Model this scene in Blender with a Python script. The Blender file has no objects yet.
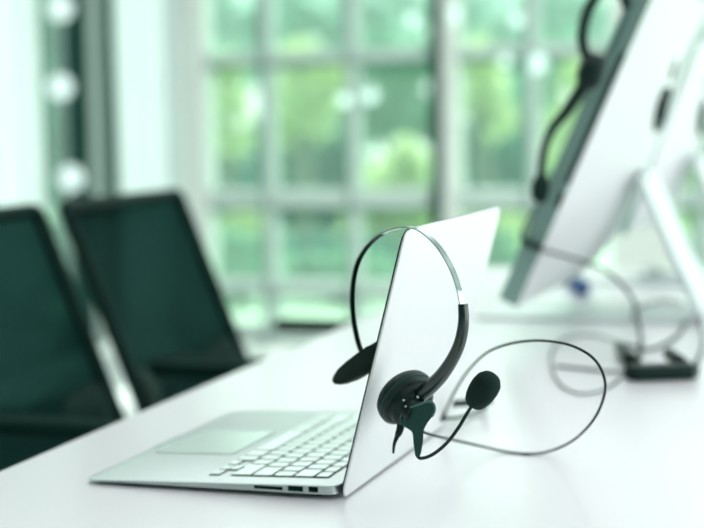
import bpy, bmesh, math, random
from mathutils import Vector, Matrix, noise
R = math.radians
random.seed(7)
SC = bpy.context.scene
COL = SC.collection
DZ = 0.75                      # height of the desk top above the floor

# ------------------------------------------------------------------ camera
FPX, PITCH, YAW, ROLL = 1527.4, 0.0917, 0.3290, -0.0168
CAM = Vector((0.4065, -1.1439, 0.3043 + DZ))
FW = Vector((-math.sin(YAW)*math.cos(PITCH), math.cos(YAW)*math.cos(PITCH), -math.sin(PITCH)))
_r = Vector((math.cos(YAW), math.sin(YAW), 0)); _u = _r.cross(FW)
RT = _r*math.cos(ROLL) + _u*math.sin(ROLL)
UP = -_r*math.sin(ROLL) + _u*math.cos(ROLL)
cd = bpy.data.cameras.new('camera'); cam = bpy.data.objects.new('camera', cd); COL.objects.link(cam)
cd.sensor_width = 36; cd.lens = FPX/704*36; cd.clip_start = .05; cd.clip_end = 200
M4 = Matrix((RT, UP, -FW)).transposed().to_4x4(); M4.translation = CAM
cam.matrix_world = M4
cd.dof.use_dof = True; cd.dof.focus_distance = 1.165; cd.dof.aperture_fstop = 3.9
SC.camera = cam

# ------------------------------------------------------------------ world, sun, large lights, exposure
w = bpy.data.worlds.new('world'); SC.world = w; w.use_nodes = True
bg = w.node_tree.nodes['Background']; bg.inputs[0].default_value = (.84, .97, .92, 1); bg.inputs[1].default_value = 1.25

def light(name, kind, loc, rot, energy, color=(1, 1, 1), size=1, size_y=None):
    l = bpy.data.lights.new(name, kind); l.energy = energy; l.color = color
    if kind == 'AREA':
        l.shape = 'RECTANGLE'; l.size = size; l.size_y = size_y or size
    o = bpy.data.objects.new(name, l); COL.objects.link(o); o.location = loc; o.rotation_euler = rot
    return o
sun = light('sun', 'SUN', (0, 14, 12), (R(-37), 0, R(8)), 5.2, (1, .98, .93)); sun.data.angle = R(3)
light('side_window_daylight', 'AREA', (3.6, 1.4, 1.45), (0, R(90), 0), 78, (1.0, .945, .99), 2.4, 6.5)
light('ceiling_fill_far', 'AREA', (-.8, 3.0, 2.72), (0, 0, 0), 34, (1.0, .945, .99), 3.4, 2.4)  # added fill from above, no ceiling fitting is seen
light('ceiling_fill_near', 'AREA', (0.4, -0.2, 2.72), (0, 0, 0), 11, (1.0, .945, .99), 2.4, 2.4)  # weaker added overhead fill, likewise without a seen fitting

vs = SC.view_settings
vs.view_transform = 'Standard'; vs.look = 'None'; vs.gamma = 1; vs.use_curve_mapping = False
vs.exposure = 0.44
SC.cycles.use_denoising = True
SC.cycles.max_bounces = 8; SC.cycles.transparent_max_bounces = 16
SC.cycles.sample_clamp_indirect = 6

# ------------------------------------------------------------------ pixel helpers: a pixel of the photograph plus a real distance gives a point
def ray(u, v): return FW + RT*((u-352)/FPX) - UP*((v-264)/FPX)
def atY(u, v, Y):
    d = ray(u, v); return CAM + d*((Y-CAM.y)/d.y)
def atZ(u, v, z=0.0):          # z above the desk top
    d = ray(u, v); return CAM + d*((z+DZ-CAM.z)/d.z)
def atP(u, v, P, n):
    d = ray(u, v); return CAM + d*((P-CAM).dot(n)/d.dot(n))

# ------------------------------------------------------------------ materials
def mat(name, col, rough=.5, metal=0, spec=.5, noise_amt=0, noise_scale=20, bump=0, bump_scale=200,
        coat=0, coat_rough=.1, coat_ior=1.5, emit=0, emit_col=None, trans=0):
    m = bpy.data.materials.new(name); m.use_nodes = True
    nt = m.node_tree; b = nt.nodes['Principled BSDF']
    b.inputs['Base Color'].default_value = (*col, 1); b.inputs['Roughness'].default_value = rough
    b.inputs['Metallic'].default_value = metal; b.inputs['Specular IOR Level'].default_value = spec
    b.inputs['Coat Weight'].default_value = coat; b.inputs['Coat Roughness'].default_value = coat_rough
    b.inputs['Coat IOR'].default_value = coat_ior
    if emit:
        b.inputs['Emission Color'].default_value = (*(emit_col or col), 1); b.inputs['Emission Strength'].default_value = emit
    if noise_amt or bump:
        tc = nt.nodes.new('ShaderNodeTexCoord')
    if noise_amt:
        n = nt.nodes.new('ShaderNodeTexNoise'); n.inputs['Scale'].default_value = noise_scale; n.inputs['Detail'].default_value = 4
        nt.links.new(tc.outputs['Object'], n.inputs['Vector'])
        mr = nt.nodes.new('ShaderNodeMapRange'); mr.inputs[3].default_value = 1-noise_amt; mr.inputs[4].default_value = 1+noise_amt
        nt.links.new(n.outputs[0], mr.inputs[0])
        mx = nt.nodes.new('ShaderNodeVectorMath'); mx.operation = 'SCALE'; mx.inputs[0].default_value = col
        nt.links.new(mr.outputs[0], mx.inputs['Scale']); nt.links.new(mx.outputs[0], b.inputs['Base Color'])
    if bump:
        n2 = nt.nodes.new('ShaderNodeTexNoise'); n2.inputs['Scale'].default_value = bump_scale
        nt.links.new(tc.outputs['Object'], n2.inputs['Vector'])
        bp = nt.nodes.new('ShaderNodeBump'); bp.inputs['Strength'].default_value = bump; bp.inputs['Distance'].default_value = .001
        nt.links.new(n2.outputs[0], bp.inputs['Height']); nt.links.new(bp.outputs[0], b.inputs['Normal'])
    if trans:
        t = nt.nodes.new('ShaderNodeBsdfTranslucent'); t.inputs[0].default_value = (*col, 1)
        ms = nt.nodes.new('ShaderNodeMixShader'); ms.inputs[0].default_value = trans
        out = nt.nodes['Material Output']
        nt.links.new(b.outputs[0], ms.inputs[1]); nt.links.new(t.outputs[0], ms.inputs[2]); nt.links.new(ms.outputs[0], out.inputs[0])
    return m

def see_through(name, col, fac, rough=.3, glossy=False):
    m = bpy.data.materials.new(name); m.use_nodes = True; nt = m.node_tree
    b = nt.nodes['Principled BSDF']; b.inputs['Base Color'].default_value = (*col, 1); b.inputs['Roughness'].default_value = rough
    t = nt.nodes.new('ShaderNodeBsdfTransparent'); ms = nt.nodes.new('ShaderNodeMixShader'); ms.inputs[0].default_value = fac
    src = b
    if glossy:
        src = nt.nodes.new('ShaderNodeBsdfGlossy'); src.inputs['Roughness'].default_value = rough; src.inputs[0].default_value = (*col, 1)
    nt.links.new(src.outputs[0], ms.inputs[2]); nt.links.new(t.outputs[0], ms.inputs[1])
    nt.links.new(ms.outputs[0], nt.nodes['Material Output'].inputs[0])
    return m

def haze_veil_glass():
    m = bpy.data.materials.new('haze_veil_window_glass'); m.use_nodes = True; nt = m.node_tree; L = nt.links.new
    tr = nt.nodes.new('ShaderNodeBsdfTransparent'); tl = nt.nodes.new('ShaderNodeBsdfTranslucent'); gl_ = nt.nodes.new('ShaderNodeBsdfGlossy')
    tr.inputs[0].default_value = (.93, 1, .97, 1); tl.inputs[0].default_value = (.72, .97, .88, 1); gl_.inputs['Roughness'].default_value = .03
    a = nt.nodes.new('ShaderNodeMixShader'); a.inputs[0].default_value = .05; b = nt.nodes.new('ShaderNodeMixShader'); b.inputs[0].default_value = .04  # translucent share lays a bright haze over the outdoor view
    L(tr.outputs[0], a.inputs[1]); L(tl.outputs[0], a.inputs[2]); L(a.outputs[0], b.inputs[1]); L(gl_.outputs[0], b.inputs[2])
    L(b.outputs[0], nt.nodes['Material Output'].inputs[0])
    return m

def tinted_mesh():
    m = see_through('chair_mesh', (.001, .020, .016), .972, .95)
    m.node_tree.nodes['Transparent BSDF'].inputs[0].default_value = (.35, .95, .88, 1)
    m.node_tree.nodes['Principled BSDF'].inputs['Specular IOR Level'].default_value = .1
    return m

M = {
 'desk': mat('desk_laminate', (.885, .885, .91), .32, noise_amt=.012, noise_scale=3, coat=.6, coat_rough=.22),
 'desk_leg': mat('white_metal', (.75, .80, .79), .4),
 'wall': mat('wall_paint', (.76, .79, .78), .7, noise_amt=.02, noise_scale=4),
 'dark_wall': mat('back_wall_paint', (.10, .18, .155), .8, noise_amt=.05, noise_scale=3),
 'ceiling': mat('ceiling_paint', (.78, .80, .80), .8, noise_amt=.01),
 'floor': mat('floor_tiles', (.80, .84, .83), .3, noise_amt=.04, noise_scale=1.2),
 'column': mat('column_render', (.66, .70, .66), .6, noise_amt=.04, noise_scale=2),
 'frame_pale': mat('mullion_grey', (.50, .61, .56), .5, noise_amt=.03),
 'frame_dark': mat('mullion_dark', (.008, .055, .043), .45, spec=.2, noise_amt=.05),
 'frame_mid': mat('mullion_mid', (.17, .29, .25), .45, noise_amt=.05),
 'curtain': mat('white_curtain', (.86, .90, .91), .8, noise_amt=.02, trans=.45),
 'black': mat('black_plastic', (.004, .022, .017), .38, spec=.22, noise_amt=.05, noise_scale=60),
 'black_soft': mat('black_rubber', (.003, .020, .015), .6, spec=.15, bump=.2, bump_scale=400),
 'leather': mat('black_leatherette', (.004, .024, .019), .36, spec=.3, bump=.9, bump_scale=900),
 'foam': mat('black_foam', (.007, .026, .021), .9, spec=.2, bump=1.0, bump_scale=1600),
 'gloss': mat('glossy_black_plastic', (.004, .024, .019), .27, spec=.75),
 'rim': mat('bracket_highlight', (.05, .17, .145), .3),  # highlight on the bracket edge put into a lighter colour
 'plate': mat('dark_grey_plastic', (.006, .062, .049), .42, spec=.2),
 'cable': mat('black_cable', (.002, .022, .017), .6, spec=.1),
 'chrome': mat('polished_steel', (.33, .42, .39), .18, metal=1),
 'alu': mat('brushed_aluminium', (.60, .70, .67), .38, metal=.85, bump=.03, bump_scale=900),
 'deck': mat('bead_blasted_aluminium', (.56, .645, .625), .42, metal=.75, bump=.02, bump_scale=1500),
 'pad': mat('trackpad_glass', (.70, .78, .76), .25, metal=.75),
 'lid': mat('lid_aluminium', (.80, .835, .835), .45, metal=.35),
 'well': mat('keyboard_well', (.002, .018, .014), .6, spec=.1),
 'key': mat('key_glare', (.80, .88, .86), .34, metal=.95),  # window glare on black keys put into a pale metallic colour
 'screen': mat('screen_glass', (.006, .02, .018), .08),
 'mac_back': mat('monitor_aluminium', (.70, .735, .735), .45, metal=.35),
 'mac_side': mat('shaded_edge_aluminium', (.30, .47, .42), .42, metal=.5),  # shade on the edge put into a darker tone than the back
 'mac_stand': mat('stand_aluminium', (.80, .86, .86), .32, metal=.4),
 'slot': mat('dark_slot', (.003, .02, .016), .8, spec=.05),
 'logo': mat('black_logo', (.002, .012, .010), .9, spec=.02),
 'mesh': tinted_mesh(),
 'chair': mat('chair_plastic', (.003, .022, .017), .6, spec=.12),
 'chair_fabric': mat('chair_fabric', (.003, .024, .019), .9, spec=.1, bump=.5, bump_scale=500),
 'blue': mat('blue_plastic', (.0, .06, .24), .5, spec=.2),
 'glass': haze_veil_glass(),
 'clear_glass': see_through('clear_window_glass', (1, 1, 1), .04, .02, glossy=True),
 'globe': mat('glowing_globe', (.45, .55, .53), .6, emit=.95, spec=.1),
 'ball': mat('glowing_ball', (.40, .55, .50), .6, emit=1.35, spec=.1),
 'leaf_light': mat('leaf_yellow_green', (.58, .72, .40), .6, noise_amt=.2, noise_scale=1.5, trans=.4),
 'leaf_mid': mat('leaf_green', (.20, .46, .30), .6, noise_amt=.25, noise_scale=1.5, trans=.35),
 'leaf_dark': mat('leaf_deep_green', (.02, .21, .15), .6, noise_amt=.25, noise_scale=1.5, trans=.3),
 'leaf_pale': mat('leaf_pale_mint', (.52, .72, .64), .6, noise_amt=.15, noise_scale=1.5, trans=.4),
 'bark': mat('bark', (.12, .17, .13), .9, noise_amt=.3, noise_scale=6),
 'grass': mat('lawn', (.34, .50, .36), .9, noise_amt=.3, noise_scale=2),
 'paving': mat('pale_paving', (.55, .62, .56), .8, noise_amt=.1, noise_scale=3),
}

# ------------------------------------------------------------------ mesh helpers
def link(name, bm, m, parent=None, smooth=False, off=None):
    """off: world position of the parent's root, so the mesh is stored in the root's own frame"""
    me = bpy.data.meshes.new(name)
    if off is not None: bmesh.ops.translate(bm, verts=bm.verts, vec=-Vector(off))
    bmesh.ops.recalc_face_normals(bm, faces=bm.faces)
    bm.to_mesh(me); bm.free()
    me.materials.append(m)
    if smooth:
        me.polygons.foreach_set('use_smooth', [True]*len(me.polygons)); me.update()
        if smooth is not True: me.set_sharp_from_angle(angle=R(smooth))
    o = bpy.data.objects.new(name, me); COL.objects.link(o)
    if parent: o.parent = parent
    return o
def tag(o, label=None, cat=None, group=None, kind=None):
    if label: o['label'] = label
    if cat: o['category'] = cat
    if group: o['group'] = group
    if kind: o['kind'] = kind
    return o
def thing(name, loc, label, cat, group=None, rz=0):
    o = bpy.data.objects.new(name, None); COL.objects.link(o); o.location = loc; o.rotation_euler = (0, 0, rz)
    o.empty_display_size = .05
    return tag(o, label, cat, group)
def struct(name, bm, m, **k):
    return tag(link(name, bm, m, **k), kind='structure')

def box(bm, x0, x1, y0, y1, z0, z1, bev=0, seg=2, mtx=None):
    r = bmesh.ops.create_cube(bm, size=1)
    vs_ = r['verts']
    for v in vs_:
        v.co = Vector(((x0+x1)/2+v.co.x*(x1-x0), (y0+y1)/2+v.co.y*(y1-y0), (z0+z1)/2+v.co.z*(z1-z0)))
    if bev:
        es = list({e for v in vs_ for e in v.link_edges})
        rb = bmesh.ops.bevel(bm, geom=es, offset=bev, segments=seg, affect='EDGES', profile=.5)
        vs_ = list({v for f in rb['faces'] for v in f.verts} | {v for v in vs_ if v.is_valid})
    if mtx is not None:
        for v in vs_: v.co = mtx @ v.co
    return vs_
def B(*a, **k):
    bm = bmesh.new(); box(bm, *a, **k); return bm

def smooth_path(P, n=8, closed=False):
    P = [Vector(p) for p in P]; out = []
    for i in range(len(P)-1):
        p0 = P[i-1] if i else P[0]*2-P[1]; p1, p2 = P[i], P[i+1]
        p3 = P[i+2] if i+2 < len(P) else P[-1]*2-P[-2]
        for k in range(n):
            t = k/n
            out.append(.5*((2*p1)+(p2-p0)*t+(2*p0-5*p1+4*p2-p3)*t*t+(3*p1-p0-3*p2+p3)*t**3))
    out.append(P[-1]); return out

def sweep(bm, path, ra, rb=None, ref=None, seg=10, square=False, cap=True):
    """tube along path; ra = half size across ref, rb = half size along ref (functions of 0..1 or numbers)"""
    if rb is None: rb = ra
    fa = ra if callable(ra) else (lambda t: ra); fb = rb if callable(rb) else (lambda t: rb)
    rings = []; N = len(path); prev = None
    for i, p in enumerate(path):
        tg = (path[min(i+1, N-1)]-path[max(i-1, 0)]).normalized()
        if ref is not None: b = (ref-tg*ref.dot(tg)).normalized()
        else:
            q = prev if prev is not None else (Vector((0, 0, 1)) if abs(tg.z) < .9 else Vector((1, 0, 0)))
            b = (q-tg*q.dot(tg)).normalized(); prev = b
        a = tg.cross(b); t = i/(N-1)
        if square: prof = [(-1, -1), (1, -1), (1, 1), (-1, 1)]
        else: prof = [(math.cos(2*math.pi*k/seg), math.sin(2*math.pi*k/seg)) for k in range(seg)]
        rings.append([bm.verts.new(p+a*(x*fa(t))+b*(y*fb(t))) for x, y in prof])
    n = len(rings[0])
    for r0, r1 in zip(rings, rings[1:]):
        for k in range(n): bm.faces.new((r0[k], r0[(k+1) % n], r1[(k+1) % n], r1[k]))
    if cap: bm.faces.new(rings[0][::-1]); bm.faces.new(rings[-1])
    return bm
def T(path, ra, rb=None, ref=None, **k):
    return sweep(bmesh.new(), path, ra, rb, ref, **k)

def lathe(bm, prof, o, axis, seg=32, sq=1.0, ref=None):
    """prof: (radius, distance along axis)"""
    axis = Vector(axis).normalized()
    a = ref or (Vector((0, 0, 1)) if abs(axis.z) < .95 else Vector((1, 0, 0))); a = (a-axis*a.dot(axis)).normalized(); b = axis.cross(a)
    rings = []
    for r, h in prof:
        c = Vector(o)+axis*h
        if r < 1e-6: rings.append([bm.verts.new(c)])
        else: rings.append([bm.verts.new(c+a*(r*math.cos(2*math.pi*k/seg))+b*(r*sq*math.sin(2*math.pi*k/seg))) for k in range(seg)])
    for r0, r1 in zip(rings, rings[1:]):
        for k in range(seg):
            q0, q1 = r0[k % len(r0)], r0[(k+1) % len(r0)]; p0, p1 = r1[k % len(r1)], r1[(k+1) % len(r1)]
            vs_ = []
            for v in (q0, q1, p1, p0):
                if v not in vs_: vs_.append(v)
            if len(vs_) > 2:
                try: bm.faces.new(vs_)
                except ValueError: pass
    for rg in (rings[0], rings[-1]):
        if len(rg) > 2:
            try: bm.faces.new(rg)
            except ValueError: pass
    return bm
def prism(bm, pts, dvec, bev=0, seg=2):
    """pts: outline (world), extruded by dvec"""
    v0 = [bm.verts.new(p) for p in pts]; v1 = [bm.verts.new(Vector(p)+dvec) for p in pts]
    n = len(pts); fs = [bm.faces.new(v0), bm.faces.new(v1[::-1])]
    for k in range(n): bm.faces.new((v0[k], v1[k], v1[(k+1) % n], v0[(k+1) % n]))
    if bev:
        es = [e for f in fs for e in f.edges]
        bmesh.ops.bevel(bm, geom=es, offset=bev, segments=seg, affect='EDGES', profile=.5)
    return bm
def round_rect(x0, x1, y0, y1, r, n=6):
    out = []
    for cx, cy, a0 in ((x1-r, y1-r, 0), (x0+r, y1-r, 90), (x0+r, y0+r, 180), (x1-r, y0+r, 270)):
        for k in range(n+1):
            a = R(a0+90*k/n); out.append((cx+r*math.cos(a), cy+r*math.sin(a)))
    return out
def loft(bm, rings):
    vr = [[bm.verts.new(p) for p in r] for r in rings]; n = len(vr[0])
    for a, b in zip(vr, vr[1:]):
        for k in range(n): bm.faces.new((a[k], a[(k+1) % n], b[(k+1) % n], b[k]))
    bm.faces.new(vr[0][::-1]); bm.faces.new(vr[-1])
    return bm

# ================================================================== THE SETTING
YW = 5.70                       # inner face of the window wall
XL, XR, YB, ZC = -6.0, 3.5, -3.2, 2.8
struct('floor', B(XL, XR, YB, YW+.3, -.08, 0), M['floor'])
struct('ceiling', B(XL-.2, XR+.2, YB-.2, YW+.4, ZC, ZC+.15), M['ceiling'])
struct('wall_left', B(XL-.15, XL, YB, YW+.3, 0, ZC), M['wall'])
struct('wall_back', B(XL-.15, XR+.15, YB-.15, YB, 0, ZC), M['dark_wall'])
bm = bmesh.new()                # right wall with one long window opening
box(bm, XR, XR+.15, YB, -1.9, 0, ZC); box(bm, XR, XR+.15, 4.7, YW+.3, 0, ZC)
box(bm, XR, XR+.15, -1.9, 4.7, 0, .2); box(bm, XR, XR+.15, -1.9, 4.7, 2.68, ZC)
struct('wall_right', bm, M['wall'])

def X(u, v=120): return atY(u, v, YW).x
def XC(u): return atY(u, 120, YW-.16).x
def Z(v, u=300): return atY(u, v, YW).z
# window wall: a header above, panels of glass between mullions
struct('wall_far', B(XL, XR, YW, YW+.25, 2.72, ZC), M['wall'])

def window(n, x0, x1, z0, z1, xs, zs, pale=.046, left_dark=.014):
    """one glazed panel: frame and bars are one mesh, the thin dark gaskets another, the glass a third"""
    root = tag(bpy.data.objects.new('window_%d' % n, None), kind='structure'); COL.objects.link(root); root.location = (0, YW, 0)
    f = bmesh.new()
    for x in xs: box(f, x, x+pale, YW+.02, YW+.10, z0, z1, .004)
    for z, h in zs: box(f, x0, x1, YW+.025, YW+.095, z-h/2, z+h/2, .004)
    link('window_frame', f, M['frame_pale'], root, off=root.location)
    g = bmesh.new()
    for x in xs: box(g, x-left_dark, x, YW+.015, YW+.105, z0, z1)
    for z, h in zs: box(g, x0, x1, YW+.02, YW+.10, z-h/2-.018, z-h/2)
    link('gasket', g, M['frame_mid'], root, off=root.location)
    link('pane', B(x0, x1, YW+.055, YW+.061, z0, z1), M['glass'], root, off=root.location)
    return root
zs = [(Z(57), .055), (Z(199), .085), (Z(288), .060), (.045, .09), (2.68, .08)]
xa, xb, xc, xd = X(205), X(432), X(457), X(612)
window(1, xa, xb, 0, 2.72, [X(262), X(347)], zs)
window(2, xc, xd, 0, 2.72, [X(527)], zs)
window(3, X(676), XR, 0, 2.72, [X(698), X(698)+.5, X(698)+1.0, X(698)+1.5, X(698)+2.0, X(698)+2.5, X(698)+3.0], zs)
# the posts between the panels
struct('trim_1', B(X(181), X(205), YW-.02, YW+.14, 0, 2.72, bev=.01), M['column'])
struct('trim_2', B(X(430), X(443), YW-.01, YW+.14, 0, 2.72, bev=.006), M['frame_dark'])
struct('trim_3', B(X(443.3), X(457), YW-.03, YW+.14, 0, 2.72, bev=.006), M['column'])
struct('trim_4', B(X(613), X(676), YW-.05, YW+.2, 0, 2.72, bev=.01), M['column'])
# left part of the wall: glass between dark posts, hung with white curtains
window(4, XL, X(111), 0, 2.72, [X(60), X(-60), X(-170)], [(.045, .09), (2.68, .08)])
struct('trim_5', B(X(70), X(91), YW-.02, YW+.14, 0, 2.72, bev=.006), M['frame_dark'])
struct('trim_6', B(X(108), X(114), YW-.05, YW+.14, 0, 2.72, bev=.004), M['frame_dark'])
struct('trim_7', B(X(91.5), X(107), YW-.02, YW+.14, 0, 2.72, bev=.004), M['frame_pale'])
struct('trim_8', B(X(176), X(181), YW-.02, YW+.14, 0, 2.72, bev=.004), M['frame_mid'])
window(5, X(114), X(176), 0, 2.72, [], [(.045, .09), (2.68, .08)])
# right side window
root = tag(bpy.data.objects.new('window_6', None), kind='structure'); COL.objects.link(root); root.location = (XR, 1.4, 0)
f = bmesh.new()
for y in (-1.9, -.6, .7, 2.0, 3.3, 4.64): box(f, XR+.03, XR+.11, y, y+.06, .2, 2.68)
for z in (.2, 1.3, 2.62): box(f, XR+.035, XR+.105, -1.9, 4.7, z, z+.06)
link('window_frame', f, M['frame_pale'], root, off=root.location)
link('pane', B(XR+.06, XR+.066, -1.9, 4.7, .2, 2.68), M['clear_glass'], root, off=root.location)

def curtain(x0, x1, label, folds):
    bm = bmesh.new(); n = folds*10; top = []; rows = []
    for j in range(9):
        z = .04+(2.66-.04)*j/8; row = []
        for i in range(n+1):
            t = i/n
            y = YW-.16+.028*math.sin(t*folds*2*math.pi+.4*math.sin(j*.5))+.006*math.sin(t*37+j)
            row.append(bm.verts.new((x0+(x1-x0)*t, y, z)))
        rows.append(row)
    for a, b in zip(rows, rows[1:]):
        for i in range(n): bm.faces.new((a[i], a[i+1], b[i+1], b[i]))
    bmesh.ops.solidify(bm, geom=list(bm.faces), thickness=.003)
    c = thing('curtain', ((x0+x1)/2, YW-.16, 0), label, 'curtain', None)
    link('drape', bm, M['curtain'], c, smooth=True, off=c.location)
    link('curtain_rail', B(x0-.02, x1+.02, YW-.18, YW-.14, 2.66, 2.69, bev=.004), M['desk_leg'], c, off=c.location)
curtain(XC(-75), XC(40), 'white floor-length curtain at the left edge, behind the nearer chair', 4)
curtain(XC(116), XC(179), 'white floor-length curtain beside the window grid, behind the farther chair', 3)

# outside: lawn, paving and trees
struct('trim_9', B(-30, 30, YW+.3, 60, -.12, -.04), M['grass'])

def leafy(bm, c, r, n, size, rs, zs_=.85):
    for _ in range(n):
        d = Vector((rs.gauss(0, 1), rs.gauss(0, 1), rs.gauss(0, 1))).normalized()
        rr = r*(rs.random()**.4)*(1+.25*noise.noise(d*2.3+Vector(c)))
        p = Vector(c)+Vector((d.x*rr, d.y*rr, d.z*rr*zs_))
        if p.z < .05: p.z = .05+rs.random()*.2
        a = Vector((rs.gauss(0, 1), rs.gauss(0, 1), rs.gauss(0, 1))).normalized()
        b = a.cross(Vector((rs.gauss(0, 1), rs.gauss(0, 1), rs.gauss(0, 1)))).normalized()
        s = size*(.6+rs.random()*.8)
        q = [p-a*s, p-a*s*.2+b*s*.45, p+a*s, p-a*s*.2-b*s*.45]
        bm.faces.new([bm.verts.new(v) for v in q])
def tree(name, base, clumps, m, label, cat='tree', size=.11, seed=1, dens=190):
    rs = random.Random(seed)
    t = thing(name, base, label, cat, 'greenery outside the window')
    bm = bmesh.new()
    for c, r in clumps: leafy(bm, c, r, int(dens*r*r/.1), size, rs)
    link('foliage', bm, M[m], t, off=t.location)
    b = bmesh.new(); bx_ = Vector(base)
    top = max((Vector(c) for c, r in clumps), key=lambda v: v.z)
    sweep(b, smooth_path([bx_, bx_.lerp(top, .4)+Vector((.06, 0, 0)), top], 5), lambda t_: .09*(1-t_)+.02, seg=8)
    for c, r in clumps[:6]:
        c = Vector(c); s = bx_.lerp(top, min(.9, max(.15, (c.z-.4)/max(top.z, .5)*.8)))
        if (c-s).length > .2: sweep(b, smooth_path([s, s.lerp(c, .5)+Vector((0, 0, .08)), c], 4), lambda t_: .035*(1-t_)+.012, seg=6)
    link('trunk', b, M['bark'], t, smooth=True, off=t.location)
def cl(Y, *uvr):               # clumps from photograph position + real distance, radius in photo pixels
    d = (Y-CAM.y)/math.cos(YAW)
    return [(atY(u, v, Y), r/FPX*d) for u, v, r in uvr]
def ground(u, Y):
    p = atY(u, 200, Y); return (p.x, p.y, -.04)
tree('leafy_tree', ground(390, 9.5), cl(9.5, (392, 185, 36), (410, 205, 26), (375, 215, 30), (405, 160, 20), (360, 250, 24), (400, 265, 26)), 'leaf_light', 'bright yellow-green tree in the middle pane left of the dark post', seed=3)
tree('leafy_tree', ground(300, 11), cl(11, (300, 100, 34), (330, 85, 26), (285, 130, 20), (318, 125, 18), (300, 60, 22)), 'leaf_light', 'light green tree crown high in the panes left of the close pair of glowing balls', seed=4)
tree('leafy_tree', ground(222, 10.5), cl(10.5, (226, 100, 24), (232, 140, 22), (222, 70, 20), (240, 235, 30), (225, 260, 28), (245, 305, 26)), 'leaf_light', 'light green narrow tree beside the white column at the left of the window grid', seed=5)
tree('leafy_tree', ground(485, 9.5), cl(9.5, (480, 95, 26), (495, 120, 20), (470, 60, 24), (490, 230, 26), (470, 240, 22), (515, 250, 24)), 'leaf_light', 'light green tree just right of the dark window post', seed=6)
tree('leafy_tree', ground(572, 9), cl(9, (575, 120, 26), (560, 150, 22), (585, 80, 22), (545, 225, 26), (570, 200, 22), (600, 160, 26)), 'leaf_light', 'yellow-green tree seen behind the headset hanging on the large monitor', seed=7)
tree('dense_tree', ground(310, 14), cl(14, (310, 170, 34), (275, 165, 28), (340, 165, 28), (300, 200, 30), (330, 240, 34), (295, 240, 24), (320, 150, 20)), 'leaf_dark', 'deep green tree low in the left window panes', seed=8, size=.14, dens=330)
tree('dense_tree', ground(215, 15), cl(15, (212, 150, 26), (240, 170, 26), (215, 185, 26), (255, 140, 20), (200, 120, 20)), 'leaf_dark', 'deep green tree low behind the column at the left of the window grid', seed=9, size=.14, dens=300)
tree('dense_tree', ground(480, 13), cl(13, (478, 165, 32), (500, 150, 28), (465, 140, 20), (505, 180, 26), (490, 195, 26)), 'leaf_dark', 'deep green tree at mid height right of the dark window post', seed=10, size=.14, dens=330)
tree('dense_tree', ground(420, 14), cl(14, (425, 120, 26), (400, 110, 24), (360, 125, 26), (375, 60, 24), (425, 60, 22), (420, 290, 40), (398, 80, 24), (345, 95, 20)), 'leaf_mid', 'mid green tree behind the bright one, left of the dark post', seed=11, size=.14, dens=260)
tree('dense_tree', ground(545, 14), cl(14, (545, 170, 30), (530, 110, 28), (560, 60, 26), (520, 200, 26), (590, 190, 30)), 'leaf_mid', 'mid green tree behind the hanging headset, right of the thin mullion', seed=12, size=.14, dens=260)
tree('bush', ground(330, 8.6), cl(8.6, (320, 315, 26), (345, 305, 26), (300, 320, 22), (365, 310, 24)), 'leaf_dark', 'dark bush at the foot of the window, left of the laptop', 'bush', seed=13, dens=300)
tree('bush', ground(215, 8.8), cl(8.8, (205, 310, 22), (225, 320, 24), (250, 318, 22), (270, 310, 24)), 'leaf_mid', 'taller mid green bush at the foot of the window, right of the farther chair', 'bush', seed=14, dens=240)
tree('bush', ground(440, 9.0), cl(9.0, (415, 300, 28), (445, 260, 30), (470, 290, 28), (495, 280, 26)), 'leaf_mid', 'mid green bush behind the laptop lid', 'bush', seed=15, dens=240)
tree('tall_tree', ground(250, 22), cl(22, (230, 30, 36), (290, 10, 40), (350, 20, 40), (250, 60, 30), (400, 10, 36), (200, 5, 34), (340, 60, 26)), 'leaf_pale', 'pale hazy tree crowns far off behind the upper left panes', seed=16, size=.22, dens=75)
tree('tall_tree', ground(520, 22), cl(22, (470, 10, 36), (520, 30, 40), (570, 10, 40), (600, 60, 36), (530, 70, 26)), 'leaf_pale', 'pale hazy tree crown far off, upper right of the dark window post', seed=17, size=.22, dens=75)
tree('bush', ground(690, 9.0), cl(9.0, (690, 175, 26), (700, 205, 26), (712, 150, 24)), 'leaf_light', 'bright green bush seen between the monitor stands at the right', 'bush', seed=18, dens=220)
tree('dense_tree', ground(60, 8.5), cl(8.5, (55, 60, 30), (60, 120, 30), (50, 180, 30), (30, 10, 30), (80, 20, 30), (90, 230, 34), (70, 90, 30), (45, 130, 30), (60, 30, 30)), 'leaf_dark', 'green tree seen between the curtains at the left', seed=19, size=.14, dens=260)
tree('dense_tree', ground(340, 19), cl(19, (220, 215, 40), (280, 225, 40), (340, 200, 40), (400, 230, 44), (460, 215, 40), (240, 270, 44), (320, 280, 44)), 'leaf_mid', 'broad green hedge-like tree filling the lower panes far behind', seed=20, size=.2, dens=120)

tree('bush', ground(330, 7.6), cl(7.6, (300, 338, 22), (325, 330, 24), (350, 335, 24), (375, 335, 22)), 'leaf_mid', 'low clipped bush right outside the glass, left of the laptop lid', 'bush', seed=21, dens=300, size=.08)
tree('bush', ground(230, 7.4), cl(7.4, (205, 338, 20), (228, 332, 22), (252, 335, 22), (275, 336, 20)), 'leaf_mid', 'low clipped bush right outside the glass, just right of the farther chair', 'bush', seed=22, dens=300, size=.08)

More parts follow.
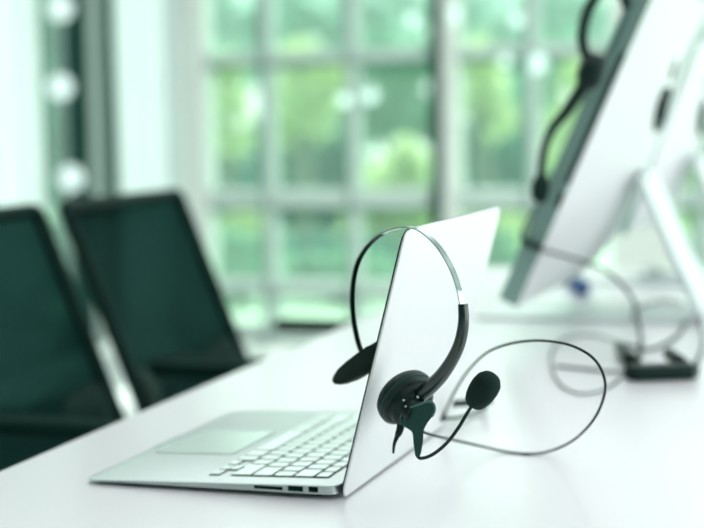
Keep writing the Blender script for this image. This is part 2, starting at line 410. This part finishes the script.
# ================================================================== DESK
dk = thing('desk', (.3, .7, 0), 'long white desk carrying the laptop, headsets and monitors', 'desk', None, .0181)
link('desk_top', B(-.342, 1.05, -.62, 1.985, DZ-.03, DZ, bev=.0025), M['desk'], dk, off=dk.location)
for x in (-.30, 1.0):
    for y in (-.57, 1.93): link('leg', B(x-.025, x+.025, y-.025, y+.025, 0, DZ-.03, bev=.003), M['desk_leg'], dk, off=dk.location)
link('crossbar', B(.33, .37, -.57, 1.93, DZ-.08, DZ-.03, bev=.003), M['desk_leg'], dk, off=dk.location)

# ================================================================== LAPTOP
lp = thing('laptop', (-.11, .16, DZ), 'open silver laptop with glare-whitened keys standing on the white desk, headset hooked over its lid', 'laptop')
W_ = .325
def ztop(x): return .0042 + (.0125-.0042)*min(1, max(0, (x+.2305)/.2305))
out = round_rect(-.2305, 0, 0, W_, .011, 8)
ins = lambda d: round_rect(-.2305+d, -d*.6, d, W_-d, .012, 8)
def side(x): return .0009 + .0068*min(1, max(0, (x+.2305)/.2305))
bm = loft(bmesh.new(), [
    [Vector((x, y, DZ+.0022)) for x, y in ins(.014)],
    [Vector((x, y, DZ+max(.0024, ztop(x)-side(x)-.0012))) for x, y in ins(.003)],
    [Vector((x, y, DZ+ztop(x)-side(x))) for x, y in out],
    [Vector((x, y, DZ+ztop(x)-.0004)) for x, y in out],
    [Vector((x, y, DZ+ztop(x))) for x, y in ins(.0005)]])
base = link('base', bm, M['deck'], lp, smooth=35, off=lp.location)
# deck plane transform: local (x, y, h) -> world
SL = math.atan((.0125-.0042)/.2305)
DM = Matrix.Translation((0, 0, DZ+.0125)) @ Matrix.Rotation(-SL, 4, 'Y')
def deckbox(bm, x0, x1, y0, y1, h0, h1, bev=0, seg=2): box(bm, x0, x1, y0, y1, h0, h1, bev, seg, DM)
well = bmesh.new()
bm = bmesh.new()
pts = round_rect(-.216, -.139, .110, .215, .004, 4)
prism(bm, [DM @ Vector((x, y, .0002)) for x, y in pts], DM.to_3x3() @ Vector((0, 0, .0002)))
tp = link('trackpad', bm, M['pad'], base, off=lp.location)
bm = bmesh.new()
pts = round_rect(-.2167, -.1383, .1093, .2157, .0045, 4)
prism(bm, [DM @ Vector((x, y, .00005)) for x, y in pts], DM.to_3x3() @ Vector((0, 0, .0001)))
link('trackpad_seam', bm, M['well'], tp, off=lp.location)
bm = bmesh.new()               # opening notch at the front lip
deckbox(bm, -.2312, -.2275, .135, .190, -.001, .00012); link('lid_notch', bm, M['mac_side'], base, off=lp.location)
U = .019; G = .0042
rows = [(-.1155, .0165, [('h', 1), ('ud', 1), ('h', 1), 1, 1.25, 5, 1.25, 1, 1, 1]),
        (-.0960, .0165, [2.25]+[1]*10+[2.25]), (-.0770, .0165, [1.75]+[1]*11+[1.75]),
        (-.0580, .0165, [1]*13+[1.5]), (-.0390, .0165, [1.5]+[1]*13), (-.0228, .0105, [14.5/14]*14)]
key0 = None
for xc_, dep, ws in rows:
    y = .0250
    for wd in ws:
        half = isinstance(wd, tuple); k_, wd_ = wd if half else ('', wd)
        specs = [(xc_-dep/2, xc_+dep/2)]
        if k_ == 'h': specs = [(xc_-dep/2, xc_-.0008)]
        if k_ == 'ud': specs = [(xc_-dep/2, xc_-.0008), (xc_+.0008, xc_+dep/2)]
        for a, b in specs:
            bm = bmesh.new(); deckbox(bm, a, b, y+G/2, y+wd_*U-G/2, -.0006, .0015, .0004, 2)
            deckbox(well, a-.0013, b+.0013, y+G/2-.0016, y+wd_*U-G/2+.0013, -.001, .00015)
            link('key', bm, M['key'], lp, off=lp.location)
        y += wd_*U
link('keyboard_well', well, M['well'], base, off=lp.location)
for nm, x0, x1, z0, z1 in (('card_slot', -.0725, -.0475, .0062, .0088), ('usb_port', -.0425, -.0295, .0060, .0103), ('display_port', -.0245, -.0165, .0063, .0106)):
    link(nm, B(x0, x1, -.0004, .006, DZ+z0, DZ+z1), M['slot'], base, off=lp.location)
for x in (-.20, -.02):
    for y in (.03, .295): link('rubber_foot', lathe(bmesh.new(), [(.006, 0), (.007, .0015), (.007, .0035)], (x, y, DZ), (0, 0, 1), 16), M['black_soft'], lp, off=lp.location)
# lid
TH = 1.3148; DL = Vector((math.cos(TH), 0, math.sin(TH))); NN = Vector((math.sin(TH), 0, -math.cos(TH)))
B0 = Vector((.004, 0, .004+DZ)); LL = .2235
def lidp(s, y, h): return B0 + DL*s + Vector((0, y, 0)) + NN*h
def lid_ring(d, h, r=.012): return [lidp(s, y, h) for s, y in round_rect(-.002+d, LL-d, d, W_-d, r, 8)]
bm = loft(bmesh.new(), [lid_ring(0, -.0006), lid_ring(0, .0006), lid_ring(.0005, .0011), lid_ring(.0012, .0012)])
lid = link('lid', bm, M['lid'], lp, smooth=50, off=lp.location)
link('screen', loft(bmesh.new(), [lid_ring(.0, -.0019), lid_ring(.0, -.0007)]), M['screen'], lid, off=lp.location)
link('hinge', T([Vector((-.0015, .045, DZ+.0085)), Vector((-.0015, .28, DZ+.0085))], .0052, seg=16), M['black_soft'], lp, smooth=40, off=lp.location)

# ================================================================== HEADSET ON THE LAPTOP LID
WD = Vector((.81, -.585, 0)).normalized(); MD = Vector((.585, .81, 0)).normalized()
C0 = lidp(LL, .012, 0) + Vector((0, 0, .0012))
def hp(u, v, toward=0): return atP(u, v, C0, MD) - FW*toward
hs = thing('headset', Vector((.06, .012, DZ)), 'black single-ear headset with foam microphone hooked over the laptop lid', 'headset')
O = hs.location
def HL(name, bm, m, parent=None, **k): return link(name, bm, m, parent or hs, off=O, **k)
band = smooth_path([hp(*p) for p in [(362, 354), (357, 338), (353, 315), (352.5, 290), (357, 265), (367, 247), (382, 234), (399, 228), (411, 227.6), (423, 232), (438, 246), (451, 267), (459, 289), (463, 310)]], 8)
hb = HL('headband', T(band, .0005, .0024, MD, square=True), M['chrome'], smooth=30)
nb = len(band)
HL('band_cover', T(band[2:int(nb*.47)],   .0008, .0021, MD, square=True), M['black'], hb, smooth=30)
arm = smooth_path([hp(*p) for p in [(463, 304), (463.5, 322), (460, 342), (452, 360), (441, 376), (430, 387), (420, 395), (412, 401)]], 6)
HL('arm', T(arm, lambda t: .0034+.0030*min(1, t*1.3), lambda t: .0042+.002*t, MD, seg=14), M['gloss'], smooth=60)
AX = Vector((.70, -.504, -.50)).normalized()
cc = hp(409, 401.5)
def k93(p): return [(a*.93, b*.93) for a, b in p]
cup = HL('ear_cup', lathe(bmesh.new(), k93([(.0, .0125), (.009, .0122), (.0165, .0105), (.0205, .0070), (.0215, .002), (.0215, -.003)]), cc, AX, 48), M['black'], smooth=35)
HL('ear_cushion', lathe(bmesh.new(), k93([(.0215, .0015), (.0245, .0005), (.0265, -.0025), (.0272, -.0065), (.0262, -.0105), (.0235, -.0135), (.019, -.0145), (.014, -.0125), (.012, -.009), (0, -.009)]), cc, AX, 56), M['leather'], cup, smooth=60)
HL('cushion_seam', lathe(bmesh.new(), k93([(.0262, -.0022), (.0272, -.0028), (.0271, -.0036), (.0262, -.0040)]), cc, AX, 56), M['plate'], cup, smooth=60)
jt = hp(415, 411, .010)
HL('joint', lathe(bmesh.new(), [(.0, -.010), (.0085, -.009), (.0100, -.004), (.0100, .0), (.008, .002), (0, .0025)], jt, AX, 32), M['black'], smooth=40)
for u, v in ((402.5, 397), (404.5, 403), (416, 394)):
    HL('pin', lathe(bmesh.new(), [(.0, .0012), (.0008, .0009), (.0011, 0), (.0008, -.001), (0, -.0012)], hp(u, v, .029), AX, 12), M['chrome'], cup, smooth=True)
br = [(399, 411), (406, 406), (415, 403.5), (426, 400), (431, 401), (433.5, 406), (431.5, 413), (426, 420), (422.5, 427), (421.5, 440), (419.5, 451), (416.5, 455.5), (414, 452), (413, 441), (412.5, 431), (409, 427), (403, 424), (399.5, 418)]
bk = HL('microphone_bracket', prism(bmesh.new(), [hp(u, v, .0215) for u, v in br], FW*.0045), M['plate'])
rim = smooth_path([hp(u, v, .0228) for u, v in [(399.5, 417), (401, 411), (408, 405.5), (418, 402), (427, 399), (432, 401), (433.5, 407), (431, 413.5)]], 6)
HL('bracket_rim_highlight', T(rim, .0008, seg=10), M['rim'], bk, smooth=True)
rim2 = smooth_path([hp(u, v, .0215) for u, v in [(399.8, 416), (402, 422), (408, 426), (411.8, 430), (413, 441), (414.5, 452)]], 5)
HL('bracket_lip_highlight', T(rim2, .0005, seg=8), M['rim'], bk, smooth=True)  # second thin strip standing for the bracket's highlight
st = smooth_path([hp(*p, .008) for p in [(401, 421), (399.5, 429), (396.5, 436), (394, 443), (393, 452)]], 5)
HL('strain_relief', T(st, lambda t: .0029-.0020*t + (.0006 if t < .45 else 0), seg=12), M['black_soft'], smooth=True)
bo = smooth_path([hp(*p, .018-.0*i) for i, p in enumerate([(415.5, 447), (417.5, 454.5), (424, 454.8), (434, 450), (446, 439.5), (457, 425), (465, 411.5), (471, 402)])], 8)
HL('boom', T(bo, .0014, seg=12), M['black'], smooth=True)
f0, f1 = hp(471.5, 401.5, .018), hp(490, 375, .018); ax = (f1-f0).normalized(); Lf = (f1-f0).length
HL('foam_windscreen', lathe(bmesh.new(), [(0, -.0005), (.0050, .0), (.0078, .0022), (.0095, Lf*.22), (.0106, Lf*.42), (.0109, Lf*.62), (.0101, Lf*.8), (.0080, Lf*.92), (.0045, Lf*.99), (0, Lf*1.01)], f0, ax, 40), M['foam'], smooth=True)
pd = [(334, 381), (335.5, 375.5), (341, 369), (350, 361), (360, 353.5), (370, 346.5), (379, 341), (384, 341), (386, 346), (383, 355), (376, 366), (368, 373), (359, 377), (351, 381.5), (342, 385), (336.5, 384.5)]
HL('temple_pad', prism(bmesh.new(), [hp(u, v, .002) - Vector((.003, 0, 0)) for u, v in pd], MD*.011, .002, 3), M['black_soft'], smooth=40)
cz = .0016
cb = [hp(416, 418, .0), hp(419, 426, -.002)] + [atY(u, v, Y) for u, v, Y in [(423, 431.5, .035), (430, 434.5, .075), (440, 437, .12), (456, 440.5, .165), (480, 446, .198)]] + [atZ(505, 451.5, cz), atZ(530, 454, cz)] + [atY(u, v, Y) for u, v, Y in [(552, 450.5, .205), (575, 439, .17), (594, 419, .13), (604, 396, .10), (604, 377, .085), (594, 359, .08), (575, 347, .085), (552, 341.5, .10), (528, 341, .125), (505, 345, .15), (485, 354, .18), (468, 371, .215), (455, 391, .25), (447, 407, .28)]] + [atZ(443, 417, .014)]
cab = HL('cable', T(smooth_path(cb, 8), .00115, seg=8), M['cable'], smooth=True)
def slab(p0, p1, half, h0, h1, bev=.001):
    d = (p1-p0); d.z = 0; n = Vector((-d.y, d.x, 0)).normalized()*half
    return prism(bmesh.new(), [Vector((q.x, q.y, DZ+h0)) for q in (p0+n, p0+n*.2-d.normalized()*half*.8, p0-n, p1-n, p1-n*.2+d.normalized()*half*.8, p1+n)], Vector((0, 0, h1-h0)), bev, 2)
HL('cable_clip', slab(atZ(449, 404, .015), atZ(489, 401, .015), .0050, .012, .018), M['black'], cab)
HL('clip_jaw', T(smooth_path([atZ(443, 418.5, .013), atZ(455, 418, .009), atZ(468, 415, .004), atZ(484, 408, .0018)], 5), .0016, seg=8), M['plate'], cab, smooth=True)
HL('clip_knob', lathe(bmesh.new(), [(0, 0), (.0035, .0005), (.0035, .018), (0, .0195)], atZ(484, 408), (0, 0, 1), 16), M['black'], cab, smooth=40)
HL('cable_end', T(smooth_path([atZ(442.5, 419.5, .013), atZ(446, 409, .015), atZ(450, 404, .015)], 4), .0022, seg=8), M['black'], cab, smooth=True)

# ================================================================== MONITORS
def monitor(yc, W, H, bot, tilt, foot_x0, foot_x1, label, slots=True, base_z=0.0):
    """all-in-one desktop computer seen from behind; faces -X; bot = (x, z) of the screen's bottom front edge above the desk"""
    t = thing('desktop_computer', Vector((foot_x0*.5+foot_x1*.5, yc, DZ)), label, 'computer')
    off = t.location
    d = Vector((math.sin(tilt), 0, math.cos(tilt))); n = Vector((math.cos(tilt), 0, -math.sin(tilt)))
    P0 = Vector((bot[0], yc, DZ+bot[1]))
    E = .028
    def bulge(y, s):
        a = max(0, 1-(2*y/W)**2); k = H*.36; b = max(0, 1-((s-k)/(k if s < k else H-k))**2)
        return E + .046*(a**.9)*(b**(.6 if s < k else 1.3))
    def q(y, s, h): return P0 + Vector((0, y, 0)) + d*s + n*h
    bm = bmesh.new(); ny, ns = 44, 36; g = []
    for j in range(ns+1):
        row = []
        for i in range(ny+1):
            y = -W/2+W*i/ny; s = H*j/ns; row.append(bm.verts.new(q(y, s, bulge(y, s))))
        g.append(row)
    for j in range(ns):
        for i in range(ny): bm.faces.new((g[j][i], g[j][i+1], g[j+1][i+1], g[j+1][i]))
    shell = link('back_shell', bm, M['mac_back'], t, smooth=True, off=off)
    bm = bmesh.new()
    ring0 = [q(y, s, 0) for y, s in ((-W/2, 0), (W/2, 0), (W/2, H), (-W/2, H))]
    ring1 = [q(y, s, E) for y, s in ((-W/2, 0), (W/2, 0), (W/2, H), (-W/2, H))]
    loft(bm, [ring0, ring1])
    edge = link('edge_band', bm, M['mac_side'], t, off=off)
    bm = bmesh.new(); loft(bm, [[q(y, s, h) for y, s in ((-W/2+.004, .06), (W/2-.004, .06), (W/2-.004, H-.004), (-W/2+.004, H-.004))] for h in (-.0015, .001)])
    link('screen', bm, M['screen'], t, off=off)
    if slots:
        for nm, s0, s1 in (('disc_slot', .185, .375), ('card_slot', .150, .172)):
            bm = bmesh.new()
            loft(bm, [[q(-W/2-e, s, h) for s, h in ((s0, E-.0085), (s1, E-.0085), (s1, E-.0015), (s0, E-.0015))] for e in (.0008, -.002)])
            link(nm, bm, M['slot'], edge, off=off)
    # logo: outline of an apple with a bite and a leaf
    out_ = []
    for k in range(40):
        a = 2*math.pi*k/40; r = 1.0 + .10*math.cos(2*a) - .16*max(0, math.sin(a))**8 - .07*max(0, -math.sin(a))**10
        x, z = r*math.cos(a), r*.98*math.sin(a)*(.96)
        if z < 0: x *= 1+.22*z
        dx, dz_ = x-1.28, z-.18; dd = math.hypot(dx, dz_)
        if dd < .52: x, z = 1.28+dx/dd*.52, .18+dz_/dd*.52
        out_.append((x, z))
    lg = bmesh.new(); sl = H*.64
    def on(x, z, h): return q(x*.060, sl+z*.045, bulge(x*.060, sl+z*.045)+h)
    c = lg.verts.new(on(0, 0, .0032)); vv = [lg.verts.new(on(x, z, .0030)) for x, z in out_]; vb = [lg.verts.new(on(x, z, -.001)) for x, z in out_]
    for k in range(40):
        lg.faces.new((c, vv[k], vv[(k+1) % 40])); lg.faces.new((vv[k], vb[k], vb[(k+1) % 40], vv[(k+1) % 40]))
    leaf = [(-.08, .98), (-.02, 1.35), (.2, 1.6), (.45, 1.68), (.42, 1.3), (.25, 1.02)]
    a_ = [lg.verts.new(on(x, z, .0030)) for x, z in leaf]; b_ = [lg.verts.new(on(x, z, -.001)) for x, z in leaf]
    lg.faces.new(a_)
    for k in range(6): lg.faces.new((a_[k], b_[k], b_[(k+1) % 6], a_[(k+1) % 6]))
    link('logo', lg, M['logo'], shell, off=off)
    # bent sheet stand: foot forward under the screen, neck rising to the hinge
    hy = .095; hz = q(0, H*.43, bulge(0, H*.43)+.010)
    pts = [Vector((foot_x0, 0, DZ+.0028)), Vector((foot_x0*.4+foot_x1*.6, 0, DZ+.0028)), Vector((foot_x1-.03, 0, DZ+.003)), Vector((foot_x1-.008, 0, DZ+.009)), Vector((foot_x1-.004, 0, DZ+.028)),
           Vector((hz.x*.5+foot_x1*.5, 0, hz.z*.5+DZ*.5+.006)), Vector((hz.x, 0, hz.z))]
    path = [Vector((p.x, yc, p.z)) for p in smooth_path(pts, 6)]
    sb = T(path, lambda t_: .0027 if t_ < .5 else .0045, hy, Vector((0, 1, 0)), square=True)
    stand = link('stand', sb, M['mac_stand'], t, smooth=30, off=off)
    link('hinge', T([Vector((hz.x+.001, yc-.05, hz.z)), Vector((hz.x+.001, yc+.05, hz.z))], .009, seg=16), M['mac_stand'], t, smooth=40, off=off)
    link('cable_hole', lathe(bmesh.new(), [(0, .0), (.022, .0), (.022, .0006), (0, .0006)], path[-10]+Vector((.0045, 0, 0)), (path[-9]-path[-11]).cross(Vector((0, 1, 0))), 24), M['mac_side'], stand, off=off)
    return q, bulge, t
TILT = R(24)
pb = atY(498.5, 298.5, .92)
q1, b1, mac1 = monitor(1.23, .62, .49, (pb.x, pb.z-DZ), TILT, -.172, .165, 'large silver desktop computer seen from behind, black fruit logo, headset hung on its edge')
q2, b2, mac2 = monitor(1.765, .40, .36, (-.03, .11), R(20), -.09, .195, 'second silver desktop computer, mostly hidden behind the large one, stand leg showing', slots=False)

# ================================================================== HEADSET HANGING ON THE MONITOR
h2 = thing('headset', Vector((.02, .885, DZ)), 'blurred black headset hanging on the edge of the large desktop computer', 'headset')
O2 = h2.location
def H2(name, bm, m, parent=None, **k): return link(name, bm, m, parent or h2, off=O2, **k)
def k2(u, v, Y=.895): return atY(u, v, Y)
ob = smooth_path([k2(*p) for p in [(628, 8), (622, -8), (612, -16), (600, -8), (589, 8), (583, 28), (583, 45), (588, 60), (592, 68)]], 6)
H2('headband', T(ob, .0075, .008, Vector((0, 1, 0)), seg=10), M['black'], smooth=True)
H2('band_strap', T(smooth_path([k2(*p) for p in [(628, 8), (620, 30), (610, 50), (601, 62), (595, 70)]], 5), .0022, .006, Vector((0, 1, 0)), seg=8), M['plate'], smooth=True)
cu = k2(589, 70, .885)
cup2 = H2('ear_cup', lathe(bmesh.new(), [(0, .014), (.014, .013), (.022, .007), (.025, 0), (.025, -.006), (0, -.006)], cu, Vector((-.75, -.35, .3)), 32, sq=.75), M['black'], smooth=40)
H2('ear_cushion', lathe(bmesh.new(), [(.018, -.005), (.024, -.007), (.025, -.013), (.019, -.018), (0, -.016)], cu, Vector((-.75, -.35, .3)), 32, sq=.75), M['leather'], cup2, smooth=40)
H2('boom', T(smooth_path([k2(*p, .882) for p in [(586, 82), (577, 96), (566, 112), (553, 128), (545, 146), (542, 162), (541, 178)]], 6), lambda t: (.0100-.0045*min(1, t*1.5)), seg=10), M['black'], smooth=True)
m0, m1 = k2(542, 173, .882), k2(539.5, 205, .882); Lm = (m1-m0).length
H2('foam_windscreen', lathe(bmesh.new(), [(0, 0), (.007, .002), (.0115, Lm*.3), (.0125, Lm*.55), (.010, Lm*.85), (0, Lm)], m0, m1-m0, 24), M['foam'], smooth=True)
# cable: off the microphone end, round the monitor's edge, across the back and down to coils on the desk
yb = .92
wrap = [k2(538, 205, .885), k2(528, 220, .885), k2(522, 234, .89), k2(524, 243, .905), k2(534, 247, .912), k2(543, 250, .915), k2(560, 254.5, .93), k2(585, 262, .95), k2(607, 272, .94), k2(622, 285, .92),
        k2(633, 300, .90), atZ(639, 320, .05), atZ(640, 340, .02), atZ(636, 356, .004), atZ(622, 377, .002), atZ(600, 391, .002), atZ(577, 393, .002), atZ(560, 384, .002), atZ(552, 368, .002), atZ(553, 350, .002), atZ(566, 338, .002), atZ(590, 335, .002), atZ(612, 340, .003), atZ(626, 349, .006)]
c2 = H2('cable', T(smooth_path(wrap, 7), lambda t: .0023 if t < .45 else .0011, seg=8), M['cable'], smooth=True)
H2('cable_wrap', T(smooth_path([k2(523, 241, .900), k2(532, 245, .906), k2(541, 249, .912)], 4), .0052, seg=10), M['black'], c2, smooth=True)
# free cable coil with a clip on the far desk
c3 = thing('cable_coil', atZ(650, 366), 'blurred black cable coil with a chunky clip below the large monitor stand', 'cable')
O3 = c3.location
def H3(name, bm, m, parent=None, **k): return link(name, bm, m, parent or c3, off=O3, **k)
H3('cable', T(smooth_path([atZ(*p) for p in [(636, 372, .004), (641, 352, .006), (640, 330, .010), (634, 312, .008), (646, 305, .006), (662, 301, .003), (679, 303, .003), (686, 314, .003), (682, 330, .003), (668, 342, .003), (650, 349, .003), (632, 346, .004), (618, 342, .004)]], 7), .0020, seg=8), M['cable'], smooth=True)
H3('cable', T(smooth_path([atZ(*p) for p in [(689, 368, .006), (698, 358, .004), (703, 342, .004), (701, 322, .004), (695, 306, .004), (690, 292, .004), (683, 268, .004)]], 7), .0020, seg=8), M['cable'], smooth=True)
H3('cable', T(smooth_path([atZ(*p) for p in [(632, 371, .004), (610, 371.5, .002), (585, 369, .002), (556, 366, .002)]], 7), .0016, seg=8), M['cable'], smooth=True)
H3('clip_body', slab(atZ(634, 381), atZ(690, 379), .013, .001, .019, .004), M['black'])
H3('clip_jaw', T(smooth_path([atZ(687, 368, .010), atZ(679, 361, .018), atZ(669, 354, .020)], 5), .0078, seg=12), M['black'], smooth=True)
H3('plug', T(smooth_path([atZ(620, 347, .008), atZ(625, 353, .008), atZ(631, 361, .008)], 4), lambda t: .0075+.002*t, seg=12), M['black'], smooth=True)

# blue-tipped connector on the desk beneath the monitor
ub = thing('cable_connector', atZ(574, 280), 'blue and black cable connector lying beneath the large monitor', 'connector')
O4 = ub.location
pa, pm, pz = atZ(564, 272, .010), atZ(572, 279, .010), atZ(583, 289, .010)
link('plug_body', T([pa, pm], .0105, .009, Vector((0, 0, 1)), seg=12), M['black'], ub, smooth=40, off=O4)
link('plug_tip', T([pm, pz], .0115, .0095, Vector((0, 0, 1)), square=True), M['blue'], ub, off=O4)
link('cord', T(smooth_path([pa, atZ(556, 266, .006), atZ(548, 262, .003), atZ(560, 257, .003), atZ(580, 256, .003)], 5), .002, seg=8), M['cable'], ub, smooth=True, off=O4)
ms = thing('computer_mouse', atZ(660, 281), 'small dark mouse at the far end of the desk, under the monitors', 'mouse')
bm = bmesh.new(); bmesh.ops.create_uvsphere(bm, u_segments=24, v_segments=14, radius=1)
for v in bm.verts:
    v.co = Vector((v.co.x*.05, v.co.y*.03, max(0, v.co.z)*.024*(1-.25*v.co.x)))+ms.location
link('mouse_shell', bm, M['alu'], ms, smooth=True, off=ms.location)
link('scroll_wheel', lathe(bmesh.new(), [(.006, -.003), (.007, 0), (.006, .003)], ms.location+Vector((-.028, 0, .018)), (0, 1, 0), 16), M['black'], ms, off=ms.location)

# ================================================================== CHAIRS
def make_chair(label):
    c = thing('office_chair', (0, 0, 0), label, 'chair', 'office chairs along the desk')
    P = {}
    # back: frame outline in (y, s) with recline
    RC = R(22); z0 = .50; H = .445; x0 = -.215
    d = Vector((-math.sin(RC), 0, math.cos(RC))); n = Vector((math.cos(RC), 0, math.sin(RC)))
    def bp(y, s, h=0): return Vector((x0, y, z0)) + d*s + n*(h + .10*(y*y)/(.23*.23)*.25)
    ol = [bp(y, s) for y, s in round_rect(-.226, .226, 0, H, .016, 5)]
    pth = ol + [ol[0]]
    link('back_frame', T(pth, .013, .013, None, seg=8, cap=False), M['chair'], c, smooth=True)
    bm = bmesh.new(); g = []
    for j in range(9):
        g.append([bm.verts.new(bp(-.215+.43*i/12, .006+(H-.012)*j/8)) for i in range(13)])
    for j in range(8):
        for i in range(12): bm.faces.new((g[j][i], g[j][i+1], g[j+1][i+1], g[j+1][i]))
    link('back_mesh', bm, M['mesh'], c, smooth=True)
    bm = bmesh.new(); sweep(bm, smooth_path([Vector((-.02, 0, .40)), Vector((-.24, 0, .405)), Vector((-.30, 0, .47)), bp(0, .15, -.03)], 5), .02, .035, Vector((0, 1, 0)), seg=10)
    link('spine', bm, M['chair'], c, smooth=True)
    bm = bmesh.new(); sweep(bm, smooth_path([bp(-.21, .10, .0), bp(-.1, .10, -.012), bp(0, .10, -.02), bp(.1, .10, -.012), bp(.21, .10, .0)], 4), .012, .045, d, seg=8)
    link('lumbar_support', bm, M['chair'], c, smooth=True)
    link('seat', B(-.23, .25, -.235, .235, .415, .49, bev=.03, seg=4), M['chair_fabric'], c, smooth=True)
    for s in (-1, 1):
        bm = T(smooth_path([Vector((-.02, s*.20, .41)), Vector((-.02, s*.243, .43)), Vector((-.02, s*.245, .52)), Vector((-.03, s*.245, .655))], 5), .012, .02, Vector((1, 0, 0)), seg=10)
        a = link('armrest', bm, M['chair'], c, smooth=True)
        link('arm_pad', B(-.16, .09, s*.245-.024, s*.245+.024, .650, .672, bev=.008, seg=3), M['chair_fabric'], a, smooth=True)
    link('gas_lift', T([Vector((0, 0, .08)), Vector((0, 0, .42))], lambda t: .027 if t < .6 else .022, seg=16), M['chair'], c, smooth=40)
    for k in range(5):
        a = R(72*k+20); e = Vector((math.cos(a)*.25, math.sin(a)*.25, .075))
        l = link('base_leg', T([Vector((0, 0, .10)), e], lambda t: .02-.007*t, .022, None, seg=8), M['chair'], c, smooth=True)
        link('caster', lathe(bmesh.new(), [(0, -.022), (.02, -.022), (.028, -.015), (.028, .015), (.02, .022), (0, .022)], Vector((e.x, e.y, .028)), Vector((-math.sin(a), math.cos(a), 0)), 16), M['chair'], l, smooth=40)
    return c
def copy_tree(o, parent=None):
    c = o.copy(); COL.objects.link(c); c.parent = parent
    for ch in list(o.children): copy_tree(ch, c)
    return c
ch2 = make_chair('black mesh-backed office chair, the farther one, beside the window grid')
ch1 = copy_tree(ch2); ch1['label'] = 'black mesh-backed office chair, the nearer one, cut off by the left edge of the photo'
ch2.location = (-.545, 1.40, 0); ch1.location = (-.545, .855, 0)

# ================================================================== GLOWING GLOBES AND BALLS BY THE WINDOW
gl = thing('globe_stack', (atY(60, 100, 5.3).x, 5.3, 0), 'tall thin pole with three stacked glowing white globes between the left curtains', 'glowing ball')
px = gl.location.x
for u, v in ((60, 8), (60, 87), (71, 178)):  # pale round blobs built as glowing globes beside a thin pole
    p = atY(u, v, 5.3)
    link('globe', lathe(bmesh.new(), [(.06*math.sin(math.pi*k/14), -.06*math.cos(math.pi*k/14)) for k in range(15)], p, (0, 0, 1), 24), M['globe'], gl, smooth=True, off=gl.location)
link('pole', T([Vector((px+.0, 5.36, 0)), Vector((px, 5.36, 1.75))], .006, seg=10), M['frame_dark'], gl, smooth=True, off=gl.location)
link('pole_base', lathe(bmesh.new(), [(0, 0), (.14, 0), (.14, .012), (.02, .025), (0, .025)], (px, 5.36, 0), (0, 0, 1), 32), M['frame_dark'], gl, smooth=40, off=gl.location)
where = ['left one of the close pair in the middle pane', 'right one of the close pair in the middle pane', 'high up just left of the dark post', 'against the pale window post',
         'high up right of the dark post', 'brightest one, beside the hanging headset', 'faint one left of the brightest']
for (u, v, s), wh in zip([(344, 100, .9), (370, 97, .9), (412, 20, .9), (455, 15, .9), (517, 20, .9), (538, 64, 1.25), (505, 61, .7)], where):  # glowing balls on cords, added to give the blurred bright discs
    p = atY(u, v, 5.2)
    t = thing('hanging_glow_ball', p, 'small glowing ball added as a blurred bright spot, '+wh, 'glowing ball', 'small glowing balls in front of the window')
    r = .030*s
    link('ball', lathe(bmesh.new(), [(r*math.sin(math.pi*k/10), -r*math.cos(math.pi*k/10)) for k in range(11)], p, (0, 0, 1), 16), M['ball'], t, smooth=True, off=p)
    link('cord', T([p+Vector((0, 0, r)), Vector((p.x, p.y, 2.8))], .0012, seg=6), M['frame_pale'], t, off=p)
